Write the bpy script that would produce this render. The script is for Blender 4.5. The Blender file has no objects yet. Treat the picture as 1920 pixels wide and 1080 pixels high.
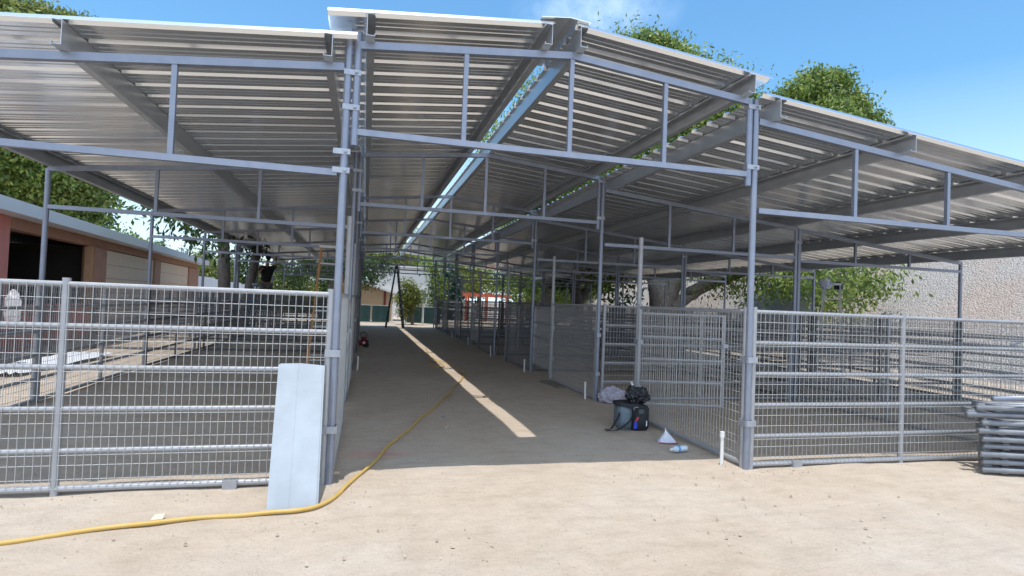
import bpy, math, random
import numpy as np
from mathutils import Vector, Matrix
random.seed(7)
rng = np.random.default_rng(11)
PI = math.pi
sc = bpy.context.scene
COL = sc.collection
R = math.radians

# ------------------------------------------------------------------ mesh helpers
class MB:
    def __init__(s):
        s.v = []; s.f = []
    def add(s, vs, fs):
        n = len(s.v); s.v += [tuple(v) for v in vs]; s.f += [tuple(i + n for i in f) for f in fs]
        return s
    def box(s, x0, y0, z0, x1, y1, z1):
        return s.add([(x0,y0,z0),(x1,y0,z0),(x1,y1,z0),(x0,y1,z0),(x0,y0,z1),(x1,y0,z1),(x1,y1,z1),(x0,y1,z1)],
                     [(0,3,2,1),(4,5,6,7),(0,1,5,4),(1,2,6,5),(2,3,7,6),(3,0,4,7)])
    def _frame(s, a, b, up=None):
        a = Vector(a); b = Vector(b); d = (b - a).normalized()
        if up is None: up = Vector((0,0,1)) if abs(d.z) < .95 else Vector((0,1,0))
        else: up = Vector(up)
        x = d.cross(up).normalized(); y = x.cross(d).normalized()
        return a, b, x, y
    def tube(s, a, b, r, n=8, r2=None, cap=True):
        a, b, x, y = s._frame(a, b)
        if r2 is None: r2 = r
        vs = []
        for p, rr in ((a, r), (b, r2)):
            for i in range(n):
                t = 2*PI*i/n
                vs.append(p + x*(rr*math.cos(t)) + y*(rr*math.sin(t)))
        fs = [(i, (i+1) % n, n + (i+1) % n, n + i) for i in range(n)]
        if cap: fs += [tuple(range(n))[::-1], tuple(range(n, 2*n))]
        return s.add(vs, fs)
    def beam(s, a, b, w, h, up=None):
        a, b, x, y = s._frame(a, b, up)
        vs = []
        for p in (a, b):
            for sx, sy in ((-1,-1),(1,-1),(1,1),(-1,1)):
                vs.append(p + x*(sx*w/2) + y*(sy*h/2))
        return s.add(vs, [(3,2,1,0),(4,5,6,7),(0,1,5,4),(1,2,6,5),(2,3,7,6),(3,0,4,7)])
    def path(s, pts, r, n=8, rr=None):
        pts = [Vector(p) for p in pts]; m = len(pts); vs = []
        for i, p in enumerate(pts):
            d = (pts[min(i+1, m-1)] - pts[max(i-1, 0)]).normalized()
            up = Vector((0,0,1)) if abs(d.z) < .9 else Vector((0,1,0))
            x = d.cross(up).normalized(); y = x.cross(d)
            q = rr[i] if rr else r
            for k in range(n):
                t = 2*PI*k/n
                vs.append(p + x*(q*math.cos(t)) + y*(q*math.sin(t)))
        fs = []
        for i in range(m-1):
            for k in range(n):
                fs.append((i*n+k, i*n+(k+1) % n, (i+1)*n+(k+1) % n, (i+1)*n+k))
        fs += [tuple(range(n))[::-1], tuple(range((m-1)*n, m*n))]
        return s.add(vs, fs)
    def prism(s, poly, a, ax):   # polygon of 3D points swept by vector
        n = len(poly); ax = Vector(ax)
        vs = [Vector(p) + Vector(a) for p in poly]; vs += [v + ax for v in vs]
        fs = [(i, (i+1) % n, n + (i+1) % n, n + i) for i in range(n)]
        fs += [tuple(range(n))[::-1], tuple(range(n, 2*n))]
        return s.add(vs, fs)
    def mesh(s, name, smooth=False):
        me = bpy.data.meshes.new(name); me.from_pydata(s.v, [], s.f); me.update()
        if smooth:
            for p in me.polygons: p.use_smooth = True
        return me
    def build(s, name, mat, parent=None, smooth=False, loc=None):
        me = s.mesh(name, smooth); me.materials.append(mat)
        return link(name, me, parent, loc)

def link(name, data, parent=None, loc=None):
    o = bpy.data.objects.new(name, data); COL.objects.link(o)
    if parent is not None: o.parent = parent
    if loc is not None: o.location = loc
    return o
def tag(o, label, cat=None, group=None, kind=None):
    if label: o['label'] = label
    if cat: o['category'] = cat
    if group: o['group'] = group
    if kind: o['kind'] = kind
    return o
def thing(name, label, cat, loc=(0,0,0), rz=0, group=None):
    o = link(name, None, None, loc); o.rotation_euler = (0,0,rz)
    o.empty_display_size = .2
    return tag(o, label, cat, group)
def rough(me, amp, seed=0):
    r = np.random.default_rng(seed)
    n = len(me.vertices); co = np.empty(n*3); me.vertices.foreach_get('co', co)
    co += r.normal(0, amp, n*3); me.vertices.foreach_set('co', co); me.update()

# ------------------------------------------------------------------ materials
def mat(name, col, rough_=.6, metal=0., noise=None, bump=None, spec=None, col2=None, nscale=5., namt=.5, rvar=0., trans=0., alpha=None, obj=True):
    m = bpy.data.materials.new(name); m.use_nodes = True
    nt = m.node_tree; b = nt.nodes['Principled BSDF']
    b.inputs['Base Color'].default_value = (*col, 1); b.inputs['Roughness'].default_value = rough_; b.inputs['Metallic'].default_value = metal
    if spec is not None: b.inputs['Specular IOR Level'].default_value = spec
    tc = nt.nodes.new('ShaderNodeTexCoord')
    if col2 is not None:
        n = nt.nodes.new('ShaderNodeTexNoise'); n.inputs['Scale'].default_value = nscale; n.inputs['Detail'].default_value = 6; n.inputs['Roughness'].default_value = .6
        nt.links.new(tc.outputs['Object'], n.inputs['Vector'])
        r = nt.nodes.new('ShaderNodeValToRGB'); r.color_ramp.elements[0].position = .5 - namt/2; r.color_ramp.elements[1].position = .5 + namt/2
        r.color_ramp.elements[0].color = (*col, 1); r.color_ramp.elements[1].color = (*col2, 1)
        nt.links.new(n.outputs['Fac'], r.inputs['Fac']); nt.links.new(r.outputs['Color'], b.inputs['Base Color'])
        if rvar:
            mr = nt.nodes.new('ShaderNodeMapRange'); mr.inputs['To Min'].default_value = max(0, rough_-rvar); mr.inputs['To Max'].default_value = rough_+rvar
            nt.links.new(n.outputs['Fac'], mr.inputs['Value']); nt.links.new(mr.outputs['Result'], b.inputs['Roughness'])
    if bump:
        n2 = nt.nodes.new('ShaderNodeTexNoise'); n2.inputs['Scale'].default_value = bump[0]; n2.inputs['Detail'].default_value = 5
        nt.links.new(tc.outputs['Object'], n2.inputs['Vector'])
        bp = nt.nodes.new('ShaderNodeBump'); bp.inputs['Strength'].default_value = bump[1]; bp.inputs['Distance'].default_value = bump[2]
        nt.links.new(n2.outputs['Fac'], bp.inputs['Height']); nt.links.new(bp.outputs['Normal'], b.inputs['Normal'])
    if trans: b.inputs['Transmission Weight'].default_value = trans
    if alpha is not None: b.inputs['Alpha'].default_value = alpha
    return m

GALV = mat('galvanized_steel', (.215,.245,.315), .40, .45, col2=(.28,.31,.38), bump=(160,.12,.002), nscale=9, namt=.5, rvar=.12)
FGALV = mat('fence_galvanized_pipe', (.32,.33,.35), .45, .3, col2=(.40,.41,.43), nscale=11, namt=.5, rvar=.1)
SHADEG = mat('shaded_galvanized', (.13,.135,.15), .5, .35, col2=(.19,.195,.21), nscale=7)  # darker copy of the fence steel; shade on far panels put into its colour
STACKM = mat('stored_galvanized_pipe', (.19,.205,.235), .42, .45, col2=(.27,.285,.31), nscale=6, namt=.4, rvar=.1)
WIRE = mat('galvanized_wire', (.36,.355,.345), .55, .1, col2=(.44,.435,.425), nscale=14, namt=.5)
CLAMPM = mat('bright_zinc', (.32,.35,.40), .4, .5, col2=(.40,.43,.48), nscale=20)
PURL = mat('purlin_steel', (.44,.475,.51), .34, .65, col2=(.57,.60,.63), nscale=4, namt=.5, rvar=.14)
SHEET = mat('roof_sheet_steel', (.79,.83,.87), .22, .86, col2=(.84,.87,.90), nscale=1.6, namt=.6, rvar=.03, bump=(.9,.035,.02))
WHITEP = mat('white_painted_sheet', (.40,.44,.48), .4, 0, col2=(.34,.375,.41), nscale=3.2, namt=.25, rvar=.1, bump=(2.5,.25,.01))
PVC = mat('white_pvc', (.80,.80,.78), .45, 0, col2=(.72,.72,.70), nscale=12)
HOSE = mat('yellow_hose_rubber', (.50,.31,.06), .6, 0, col2=(.56,.38,.13), nscale=6, bump=(60,.2,.002))
BLACKF = mat('black_fabric', (.012,.013,.018), .75, 0, col2=(.03,.032,.04), nscale=12, bump=(90,.3,.003))
BAGP = mat('black_plastic', (.008,.009,.014), .18, 0, col2=(.02,.022,.03), nscale=8, bump=(14,1.,.03))
CLEARP = mat('clear_plastic_film', (.72,.70,.78), .25, 0, col2=(.45,.42,.56), nscale=14, bump=(18,1.,.03), alpha=.78)
TEAL = mat('slate_blue_fabric', (.12,.165,.195), .7, 0, col2=(.15,.20,.235), nscale=7, bump=(80,.2,.003))
REDM = mat('red_paint', (.22,.015,.02), .5, 0, col2=(.14,.012,.015), nscale=12)
BLUEM = mat('blue_print', (.03,.06,.55), .5)
REDP = mat('red_print', (.42,.05,.07), .5)
WATER = mat('bottle_plastic', (.62,.78,.92), .12, 0, trans=.35, col2=(.75,.87,.96), nscale=20)
LBLUE = mat('bottle_label', (.05,.32,.75), .4)
PAPER = mat('paper_bag', (.68,.72,.82), .8, 0, col2=(.56,.60,.72), nscale=10, bump=(25,.5,.01))
STUCR = mat('red_stucco', (.52,.18,.15), .9, 0, col2=(.58,.24,.20), nscale=2.5, bump=(40,.4,.01))
WOODB = mat('redwood_beam', (.30,.15,.10), .8, 0, col2=(.40,.22,.15), nscale=3, bump=(30,.3,.01))
WOODO = mat('fresh_wood', (.42,.24,.13), .8, 0, col2=(.50,.31,.18), nscale=5)
TANP = mat('tan_boards', (.62,.47,.34), .8, 0, col2=(.68,.53,.40), nscale=2, bump=(12,.2,.01))
ROOFW = mat('pale_roof_metal', (.62,.64,.66), .5, 0, col2=(.56,.58,.60), nscale=1.3)
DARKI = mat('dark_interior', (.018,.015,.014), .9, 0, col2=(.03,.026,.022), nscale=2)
VINYL = mat('white_vinyl', (.70,.73,.78), .5, 0, col2=(.66,.69,.74), nscale=1)
SCREEN = mat('green_windscreen', (.012,.045,.045), .8, 0, col2=(.018,.06,.058), nscale=2, bump=(8,.5,.02))
PALEW = mat('pale_stucco', (.66,.66,.65), .9, 0, col2=(.60,.60,.59), nscale=1)
TANW = mat('tan_stucco', (.46,.33,.21), .9, 0, col2=(.50,.37,.25), nscale=1)
ORANGE = mat('orange_painted_wood', (.50,.10,.05), .6, 0, col2=(.56,.14,.07), nscale=3)
ALU = mat('ladder_aluminium', (.58,.59,.58), .45, .25, col2=(.66,.67,.66), nscale=8)
FIBO = mat('orange_fibreglass', (.45,.22,.08), .5, 0, col2=(.52,.28,.12), nscale=8)
FIBD = mat('dark_fibreglass', (.03,.035,.045), .5, 0, col2=(.05,.055,.065), nscale=8)
FIBB = mat('blue_fibreglass', (.10,.25,.45), .5, 0, col2=(.14,.30,.5), nscale=8)
BARK = mat('grey_bark', (.13,.11,.095), .95, 0, col2=(.23,.20,.18), nscale=5, bump=(14,1.,.05))
SKIN = mat('skin', (.30,.17,.11), .6); HAIR = mat('dark_hair', (.012,.01,.009), .6)
SHIRT = mat('black_shirt', (.012,.012,.014), .9, 0, col2=(.022,.022,.025), nscale=12)
TROUS = mat('grey_trousers', (.12,.115,.11), .9, 0, col2=(.16,.15,.145), nscale=9)
BOOT = mat('brown_boot', (.06,.04,.025), .7)
NAVY = mat('navy_cloth', (.012,.022,.05), .85, 0, col2=(.02,.04,.08), nscale=9)
RAG = mat('white_blue_rag', (.75,.78,.85), .85, 0, col2=(.35,.47,.75), nscale=9, namt=.12)
TARP = mat('white_tarp', (.72,.74,.78), .6, 0, col2=(.62,.64,.69), nscale=3, bump=(7,.8,.04))

def ground_mat():
    m = bpy.data.materials.new('packed_dirt'); m.use_nodes = True; nt = m.node_tree; N = nt.nodes; L = nt.links
    b = N['Principled BSDF']; b.inputs['Roughness'].default_value = .95; b.inputs['Specular IOR Level'].default_value = .2
    tc = N.new('ShaderNodeTexCoord')
    def noise(s, d, r=.6):
        n = N.new('ShaderNodeTexNoise'); n.inputs['Scale'].default_value = s; n.inputs['Detail'].default_value = d; n.inputs['Roughness'].default_value = r
        L.new(tc.outputs['Object'], n.inputs['Vector']); return n
    def ramp(src, stops):
        r = N.new('ShaderNodeValToRGB'); e = r.color_ramp.elements
        e[0].position, e[0].color = stops[0][0], (*stops[0][1],1); e[1].position, e[1].color = stops[-1][0], (*stops[-1][1],1)
        for p, c in stops[1:-1]:
            q = e.new(p); q.color = (*c,1)
        L.new(src, r.inputs['Fac']); return r
    def mix(f, a, c, mode='MIX'):
        x = N.new('ShaderNodeMix'); x.data_type = 'RGBA'; x.blend_type = mode
        if isinstance(f, float): x.inputs[0].default_value = f
        else: L.new(f, x.inputs[0])
        L.new(a, x.inputs[6]); L.new(c, x.inputs[7]); return x.outputs[2]
    big = ramp(noise(.55, 5).outputs['Fac'], [(.3,(.475,.385,.295)),(.5,(.51,.425,.34)),(.7,(.535,.465,.39))])
    mid = ramp(noise(4, 8, .7).outputs['Fac'], [(.3,(.87,.865,.86)),(.6,(1,1,1))])
    c = mix(1., big.outputs['Color'], mid.outputs['Color'], 'MULTIPLY')
    fine = ramp(noise(45, 6, .75).outputs['Fac'], [(.30,(.68,.66,.64)),(.46,(1,1,1))])
    c = mix(.8, c, fine.outputs['Color'], 'MULTIPLY')
    # tyre / foot scuffs stretched across
    mp = N.new('ShaderNodeMapping'); mp.inputs['Scale'].default_value = (1.2, 5, 1); mp.inputs['Rotation'].default_value = (0,0,.25)
    L.new(tc.outputs['Object'], mp.inputs['Vector'])
    sn = N.new('ShaderNodeTexNoise'); sn.inputs['Scale'].default_value = 2.2; sn.inputs['Detail'].default_value = 7; L.new(mp.outputs['Vector'], sn.inputs['Vector'])
    sr = ramp(sn.outputs['Fac'], [(.36,(.82,.80,.78)),(.5,(1,1,1))])
    c = mix(.35, c, sr.outputs['Color'], 'MULTIPLY')
    # faint marking paint on the soil
    mp2 = N.new('ShaderNodeMapping'); mp2.vector_type = 'POINT'; mp2.inputs['Location'].default_value = (-.15*2.2, -5.62*5.5, 0); mp2.inputs['Scale'].default_value = (2.2, 5.5, 1)
    L.new(tc.outputs['Object'], mp2.inputs['Vector'])
    ln = N.new('ShaderNodeVectorMath'); ln.operation = 'LENGTH'; L.new(mp2.outputs['Vector'], ln.inputs[0])
    ma = N.new('ShaderNodeMapRange'); ma.inputs['From Min'].default_value = 1.; ma.inputs['From Max'].default_value = .3; ma.inputs['To Max'].default_value = .45
    L.new(ln.outputs['Value'], ma.inputs['Value'])
    mm = N.new('ShaderNodeMath'); mm.operation = 'MULTIPLY'; L.new(ma.outputs['Result'], mm.inputs[0]); L.new(noise(9, 3).outputs['Fac'], mm.inputs[1])
    rgb = N.new('ShaderNodeRGB'); rgb.outputs[0].default_value = (.62,.12,.12,1)
    c = mix(mm.outputs['Value'], c, rgb.outputs[0])
    L.new(c, b.inputs['Base Color'])
    bn = noise(7, 9, .72); bn2 = noise(60, 4, .7)
    ad = N.new('ShaderNodeMath'); ad.operation = 'MULTIPLY_ADD'; ad.inputs[1].default_value = .25
    L.new(bn2.outputs['Fac'], ad.inputs[0]); L.new(bn.outputs['Fac'], ad.inputs[2])
    bp = N.new('ShaderNodeBump'); bp.inputs['Strength'].default_value = .75; bp.inputs['Distance'].default_value = .04
    L.new(ad.outputs['Value'], bp.inputs['Height']); L.new(bp.outputs['Normal'], b.inputs['Normal'])
    return m
DIRT = ground_mat()

def gravel_mat():
    m = bpy.data.materials.new('gravel_bank'); m.use_nodes = True; nt = m.node_tree; N = nt.nodes; L = nt.links
    b = N['Principled BSDF']; b.inputs['Roughness'].default_value = .95
    tc = N.new('ShaderNodeTexCoord')
    vo = N.new('ShaderNodeTexVoronoi'); vo.inputs['Scale'].default_value = 24; L.new(tc.outputs['Object'], vo.inputs['Vector'])
    r = N.new('ShaderNodeValToRGB'); e = r.color_ramp.elements; e[0].position = 0; e[0].color = (.40,.365,.335,1); e[1].position = 1; e[1].color = (.62,.565,.52,1)
    L.new(vo.outputs['Color'], r.inputs['Fac'])
    r2 = N.new('ShaderNodeValToRGB'); e = r2.color_ramp.elements; e[0].position = .32; e[0].color = (1,1,1,1); e[1].position = .75; e[1].color = (.68,.66,.65,1)
    L.new(vo.outputs['Distance'], r2.inputs['Fac'])
    n = N.new('ShaderNodeTexNoise'); n.inputs['Scale'].default_value = .35; n.inputs['Detail'].default_value = 3; L.new(tc.outputs['Object'], n.inputs['Vector'])
    r3 = N.new('ShaderNodeValToRGB'); e = r3.color_ramp.elements; e[0].position = .4; e[0].color = (.96,.98,1,1); e[1].position = .65; e[1].color = (1,.90,.84,1)
    L.new(n.outputs['Fac'], r3.inputs['Fac'])
    x = N.new('ShaderNodeMix'); x.data_type = 'RGBA'; x.blend_type = 'MULTIPLY'; x.inputs[0].default_value = 1; L.new(r.outputs['Color'], x.inputs[6]); L.new(r2.outputs['Color'], x.inputs[7])
    y = N.new('ShaderNodeMix'); y.data_type = 'RGBA'; y.blend_type = 'MULTIPLY'; y.inputs[0].default_value = 1; L.new(x.outputs[2], y.inputs[6]); L.new(r3.outputs['Color'], y.inputs[7])
    L.new(y.outputs[2], b.inputs['Base Color'])
    bp = N.new('ShaderNodeBump'); bp.invert = True; bp.inputs['Strength'].default_value = .8; bp.inputs['Distance'].default_value = .08
    L.new(vo.outputs['Distance'], bp.inputs['Height']); L.new(bp.outputs['Normal'], b.inputs['Normal'])
    return m
GRAVEL = gravel_mat()

def leaf_mat(name, c1, c2, c3):
    m = bpy.data.materials.new(name); m.use_nodes = True; nt = m.node_tree; N = nt.nodes; L = nt.links
    b = N['Principled BSDF']; b.inputs['Roughness'].default_value = .45
    g = N.new('ShaderNodeNewGeometry')
    r = N.new('ShaderNodeValToRGB'); e = r.color_ramp.elements; e[0].color = (*c1,1); e[1].color = (*c3,1); q = e.new(.55); q.color = (*c2,1)
    L.new(g.outputs['Random Per Island'], r.inputs['Fac']); L.new(r.outputs['Color'], b.inputs['Base Color'])
    t = N.new('ShaderNodeBsdfTranslucent'); L.new(r.outputs['Color'], t.inputs['Color'])
    hs = N.new('ShaderNodeHueSaturation'); hs.inputs['Value'].default_value = 1.5; hs.inputs['Hue'].default_value = .48; L.new(r.outputs['Color'], hs.inputs['Color']); L.new(hs.outputs['Color'], t.inputs['Color'])
    x = N.new('ShaderNodeMixShader'); x.inputs[0].default_value = .4; L.new(b.outputs[0], x.inputs[1]); L.new(t.outputs[0], x.inputs[2])
    L.new(x.outputs[0], N['Material Output'].inputs['Surface'])
    return m
LEAFA = leaf_mat('leaf_mid_green', (.05,.095,.02), (.13,.21,.045), (.32,.38,.09))
LEAFB = leaf_mat('leaf_dark_green', (.02,.045,.016), (.04,.08,.022), (.07,.12,.03))
LEAFC = leaf_mat('leaf_yellow_green', (.09,.13,.03), (.17,.21,.05), (.28,.30,.08))
LEAFD = leaf_mat('leaf_blue_green', (.02,.05,.04), (.04,.08,.06), (.07,.12,.08))

# ------------------------------------------------------------------ camera
f, yaw, pit, rol, H = 1077.51, .249748, .0262066, .0398046, 1.4702
F = Vector((math.sin(yaw)*math.cos(pit), math.cos(yaw)*math.cos(pit), math.sin(pit)))
Rr = Vector((math.cos(yaw), -math.sin(yaw), 0)); Uu = Rr.cross(F)
c_, s_ = math.cos(rol), math.sin(rol)
R2 = c_*Rr + s_*Uu; U2 = -s_*Rr + c_*Uu
cam = bpy.data.cameras.new('camera'); camo = link('camera', cam)
M = Matrix(((R2.x,U2.x,-F.x,0),(R2.y,U2.y,-F.y,0),(R2.z,U2.z,-F.z,H),(0,0,0,1)))
camo.matrix_world = M
cam.sensor_width = 36; cam.lens = 36*f/1920; cam.clip_end = 3000; cam.clip_start = .05
sc.camera = camo

# ------------------------------------------------------------------ light and sky
sun_dir = Vector((.065, .14, -1)).normalized()        # direction the light travels
sl = bpy.data.lights.new('sun', 'SUN'); sl.energy = 2.4; sl.angle = R(.53); sl.color = (1,.965,.91)
so = link('sun', sl, None, (0,-5,20)); so.rotation_euler = sun_dir.to_track_quat('-Z','Y').to_euler()
w = bpy.data.worlds.new('World'); sc.world = w; w.use_nodes = True; nt = w.node_tree; N = nt.nodes; L = nt.links
sky = N.new('ShaderNodeTexSky'); sky.sky_type = 'NISHITA'; sky.sun_disc = False
to_sun = -sun_dir
sky.sun_elevation = math.asin(to_sun.z); sky.sun_rotation = math.atan2(to_sun.x, to_sun.y)
sky.air_density = 1.25; sky.dust_density = .25; sky.ozone_density = 2.2; sky.altitude = 100
bg = N['Background']; bg.inputs['Strength'].default_value = .15
tc = N.new('ShaderNodeTexCoord')
cd = Vector((.355,.90,.495)).normalized()
mp = N.new('ShaderNodeMapping'); mp.inputs['Location'].default_value = (-cd.x*11, -cd.y*9, -cd.z*30); mp.inputs['Scale'].default_value = (11, 9, 30)
L.new(tc.outputs['Generated'], mp.inputs['Vector'])
ln = N.new('ShaderNodeVectorMath'); ln.operation = 'LENGTH'; L.new(mp.outputs['Vector'], ln.inputs[0])
cn = N.new('ShaderNodeTexNoise'); cn.inputs['Scale'].default_value = 14; cn.inputs['Detail'].default_value = 8; cn.inputs['Roughness'].default_value = .6
L.new(tc.outputs['Generated'], cn.inputs['Vector'])
a1 = N.new('ShaderNodeMapRange'); a1.inputs['From Min'].default_value = 1.5; a1.inputs['From Max'].default_value = 0.; L.new(ln.outputs['Value'], a1.inputs['Value'])
a2 = N.new('ShaderNodeMapRange'); a2.inputs['From Min'].default_value = .32; a2.inputs['From Max'].default_value = .75; L.new(cn.outputs['Fac'], a2.inputs['Value'])
am = N.new('ShaderNodeMath'); am.operation = 'MULTIPLY'; L.new(a1.outputs['Result'], am.inputs[0]); L.new(a2.outputs['Result'], am.inputs[1])
cm = N.new('ShaderNodeMix'); cm.data_type = 'RGBA'; L.new(am.outputs['Value'], cm.inputs[0])
gm = N.new('ShaderNodeMix'); gm.data_type = 'RGBA'; gm.blend_type = 'MULTIPLY'; gm.inputs[0].default_value = 1; gm.inputs[7].default_value = (.49,.74,.83,1)
L.new(sky.outputs['Color'], gm.inputs[6]); L.new(gm.outputs[2], cm.inputs[6])
cm.inputs[7].default_value = (4.2,5.2,6.4,1)
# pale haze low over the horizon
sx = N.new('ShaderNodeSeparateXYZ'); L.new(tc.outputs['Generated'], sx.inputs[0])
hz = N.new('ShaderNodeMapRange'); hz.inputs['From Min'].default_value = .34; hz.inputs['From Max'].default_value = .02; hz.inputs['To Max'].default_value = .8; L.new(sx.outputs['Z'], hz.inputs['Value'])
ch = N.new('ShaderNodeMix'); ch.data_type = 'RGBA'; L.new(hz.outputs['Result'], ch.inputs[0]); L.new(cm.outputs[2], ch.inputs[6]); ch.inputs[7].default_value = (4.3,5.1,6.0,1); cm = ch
# broken white cloud added to the unseen sky behind the camera as fill light
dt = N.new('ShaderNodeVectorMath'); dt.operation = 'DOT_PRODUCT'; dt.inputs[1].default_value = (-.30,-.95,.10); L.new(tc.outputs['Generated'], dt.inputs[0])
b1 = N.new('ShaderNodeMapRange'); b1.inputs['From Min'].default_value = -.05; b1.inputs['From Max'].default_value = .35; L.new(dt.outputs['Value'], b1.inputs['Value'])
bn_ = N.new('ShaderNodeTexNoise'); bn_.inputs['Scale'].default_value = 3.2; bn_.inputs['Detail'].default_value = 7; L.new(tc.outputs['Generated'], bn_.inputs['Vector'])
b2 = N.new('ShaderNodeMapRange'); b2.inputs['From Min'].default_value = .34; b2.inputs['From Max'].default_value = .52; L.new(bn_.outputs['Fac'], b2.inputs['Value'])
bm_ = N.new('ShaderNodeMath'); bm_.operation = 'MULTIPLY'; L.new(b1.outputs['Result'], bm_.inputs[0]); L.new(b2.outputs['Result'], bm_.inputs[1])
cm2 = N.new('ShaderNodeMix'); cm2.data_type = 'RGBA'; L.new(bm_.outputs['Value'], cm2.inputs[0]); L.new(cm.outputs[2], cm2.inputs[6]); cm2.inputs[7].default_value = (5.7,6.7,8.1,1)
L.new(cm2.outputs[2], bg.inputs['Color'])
sc.view_settings.view_transform = 'Standard'; sc.view_settings.look = 'None'; sc.view_settings.exposure = .74; sc.view_settings.gamma = 1
sc.cycles.max_bounces = 12; sc.cycles.diffuse_bounces = 8; sc.cycles.glossy_bounces = 6; sc.cycles.transparent_max_bounces = 12
try: sc.cycles.use_denoising = True
except Exception: pass

# ------------------------------------------------------------------ ground
def ground():
    xs = sorted(set([-900,-300,-120,-60,-35,-20] + list(np.round(np.arange(-12,18.01,.5),2)) + [25,35,60,120,300,900]))
    ys = sorted(set([-900,-300,-60,-20,-5] + list(np.round(np.arange(0,12,.25),2)) + list(np.round(np.arange(12,50,1.),2)) + [60,80,120,300,1200]))
    # finer patch near the camera
    xs = sorted(set(list(xs) + list(np.round(np.arange(-4,8,.125),3))))
    ys = sorted(set(list(ys) + list(np.round(np.arange(2,8,.125),3))))
    vs = []
    for y in ys:
        for x in xs:
            z = 0.
            if -12 < x < 18 and 0 < y < 40:
                z = .012*math.sin(x*1.7+y*.6)*math.sin(y*1.3-.4*x) + .006*math.sin(5.1*x+1.3*y)*math.cos(4.3*y-.8*x) + random.uniform(-.003,.003) - .008
                if y < 4.7: z -= .02*min(1,(4.7-y)/1.)
            vs.append((x,y,z))
    nx = len(xs); fs = [(j*nx+i, j*nx+i+1, (j+1)*nx+i+1, (j+1)*nx+i) for j in range(len(ys)-1) for i in range(nx-1)]
    b = MB(); b.v = vs; b.f = fs
    o = b.build('ground', DIRT, smooth=True); tag(o, 'pale packed dirt ground running through and around the barn', kind='structure')
ground()

# gravel bank on the right
def bank():
    b = MB(); nx, ny = 40, 60; prof = [(15.2,-.05),(15.7,.15),(17.5,2.0),(20,4.3),(23,6.7),(25,7.6),(30,7.8),(45,7.6)]
    ysl = [2 + i*1.1 for i in range(ny)]
    for y in ysl:
        for k, (x, z) in enumerate(prof):
            dx = .35*math.sin(y*.35+k); dz = (.22*math.sin(y*.6+k*1.7) if 1 < k else 0)
            b.v.append((x+dx, y, z+dz))
    m = len(prof)
    for j in range(ny-1):
        for k in range(m-1): b.f.append((j*m+k, j*m+k+1, (j+1)*m+k+1, (j+1)*m+k))
    o = b.build('gravel_bank', GRAVEL, smooth=True); tag(o, 'pale speckled gravel bank rising beside the corrals on the right', kind='structure')
bank()

# stones
def stones():
    b = MB()
    for i in range(900):
        if i < 520: x, y = random.uniform(-2.6,5.8), random.uniform(3.0,5.0)
        elif i < 640: x, y = random.gauss(-1.1,.7), random.gauss(4.45,.14)
        elif i < 740: x, y = random.gauss(4.2,.5), random.gauss(4.5,.12)
        else: x, y = random.uniform(-.1,3.5), random.uniform(5,12)
        r = random.choice([.003,.004,.004,.005,.006,.006,.008,.012])*random.uniform(.6,1.1)
        n = 6; vs = []
        for k in range(n):
            t = 2*PI*k/n; q = r*random.uniform(.7,1.3); vs.append((x+q*math.cos(t), y+q*math.sin(t), -.02))
        for k in range(n):
            t = 2*PI*(k+.4)/n; q = .6*r*random.uniform(.7,1.3); vs.append((x+q*math.cos(t), y+q*math.sin(t), r*random.uniform(.4,.9) - (.02 if y<4.5 else .008)))
        b.add(vs, [(k,(k+1)%n,n+(k+1)%n,n+k) for k in range(n)] + [tuple(range(n,2*n))])
    m = mat('stone', (.30,.24,.18), .9, 0, col2=(.55,.46,.37), nscale=9, namt=.3)
    o = b.build('stones', m); tag(o, 'small stones and clods scattered on the dirt', kind='stuff')
stones()

# ------------------------------------------------------------------ barn
XL, XR, XR2, XR3, XO, Y0, B = -.21, 3.57, 7.23, 10.88, -3.92, 4.76, 3.66
XA = (XL+XR)/2
NF = 8
barn = thing('barn', 'open galvanized steel horse barn with ribbed metal roof over a central aisle', 'barn', (XA, Y0, 0))
def bl(x, y, z): return (x-XA, y-Y0, z)

def truss(name, label, y, xa, xb, za, zb, zl, webs, apex=None, posts=(), stubs=(), clamps=()):
    e = link(name, None, barn, bl(xa, y, 0)); e.empty_display_size = .1
    if label: e['label'] = label
    def P(x, z, dy=0): return (x-xa, dy, z)
    m = MB()
    if apex: m.beam(P(xa,za), P(apex[0],apex[1]), .05,.06); m.beam(P(apex[0]+.0005,apex[1]), P(xb,zb), .05,.06)
    else: m.beam(P(xa,za), P(xb,zb), .05,.06)
    m.build('top_chord', GALV, e)
    MB().beam(P(xa+.02,zl), P(xb-.02,zl), .048,.05).build('bottom_chord', GALV, e)
    for x in webs:
        if apex: zt = za + (apex[1]-za)*(x-xa)/(apex[0]-xa) if x <= apex[0] else apex[1] + (zb-apex[1])*(x-apex[0])/(xb-apex[0])
        else: zt = za + (zb-za)*(x-xa)/(xb-xa)
        MB().beam(P(x, zl+.0255), P(x, zt-.031), .038,.038, up=(0,1,0)).build('web', GALV, e)
    for x, z0, z1 in posts:
        MB().tube(P(x,z0), P(x,z1), .031, 12).build('post', GALV, e, smooth=False)
    for x, z in clamps:
        c = MB(); c.box(x-xa-.066,-.034,z-.022,x-xa+.066,.034,z+.022); c.tube((x-xa+.03,-.06,z),(x-xa+.03,-.03,z),.012,6)
        c.build('clamp', CLAMPM, e)
    return e

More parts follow.
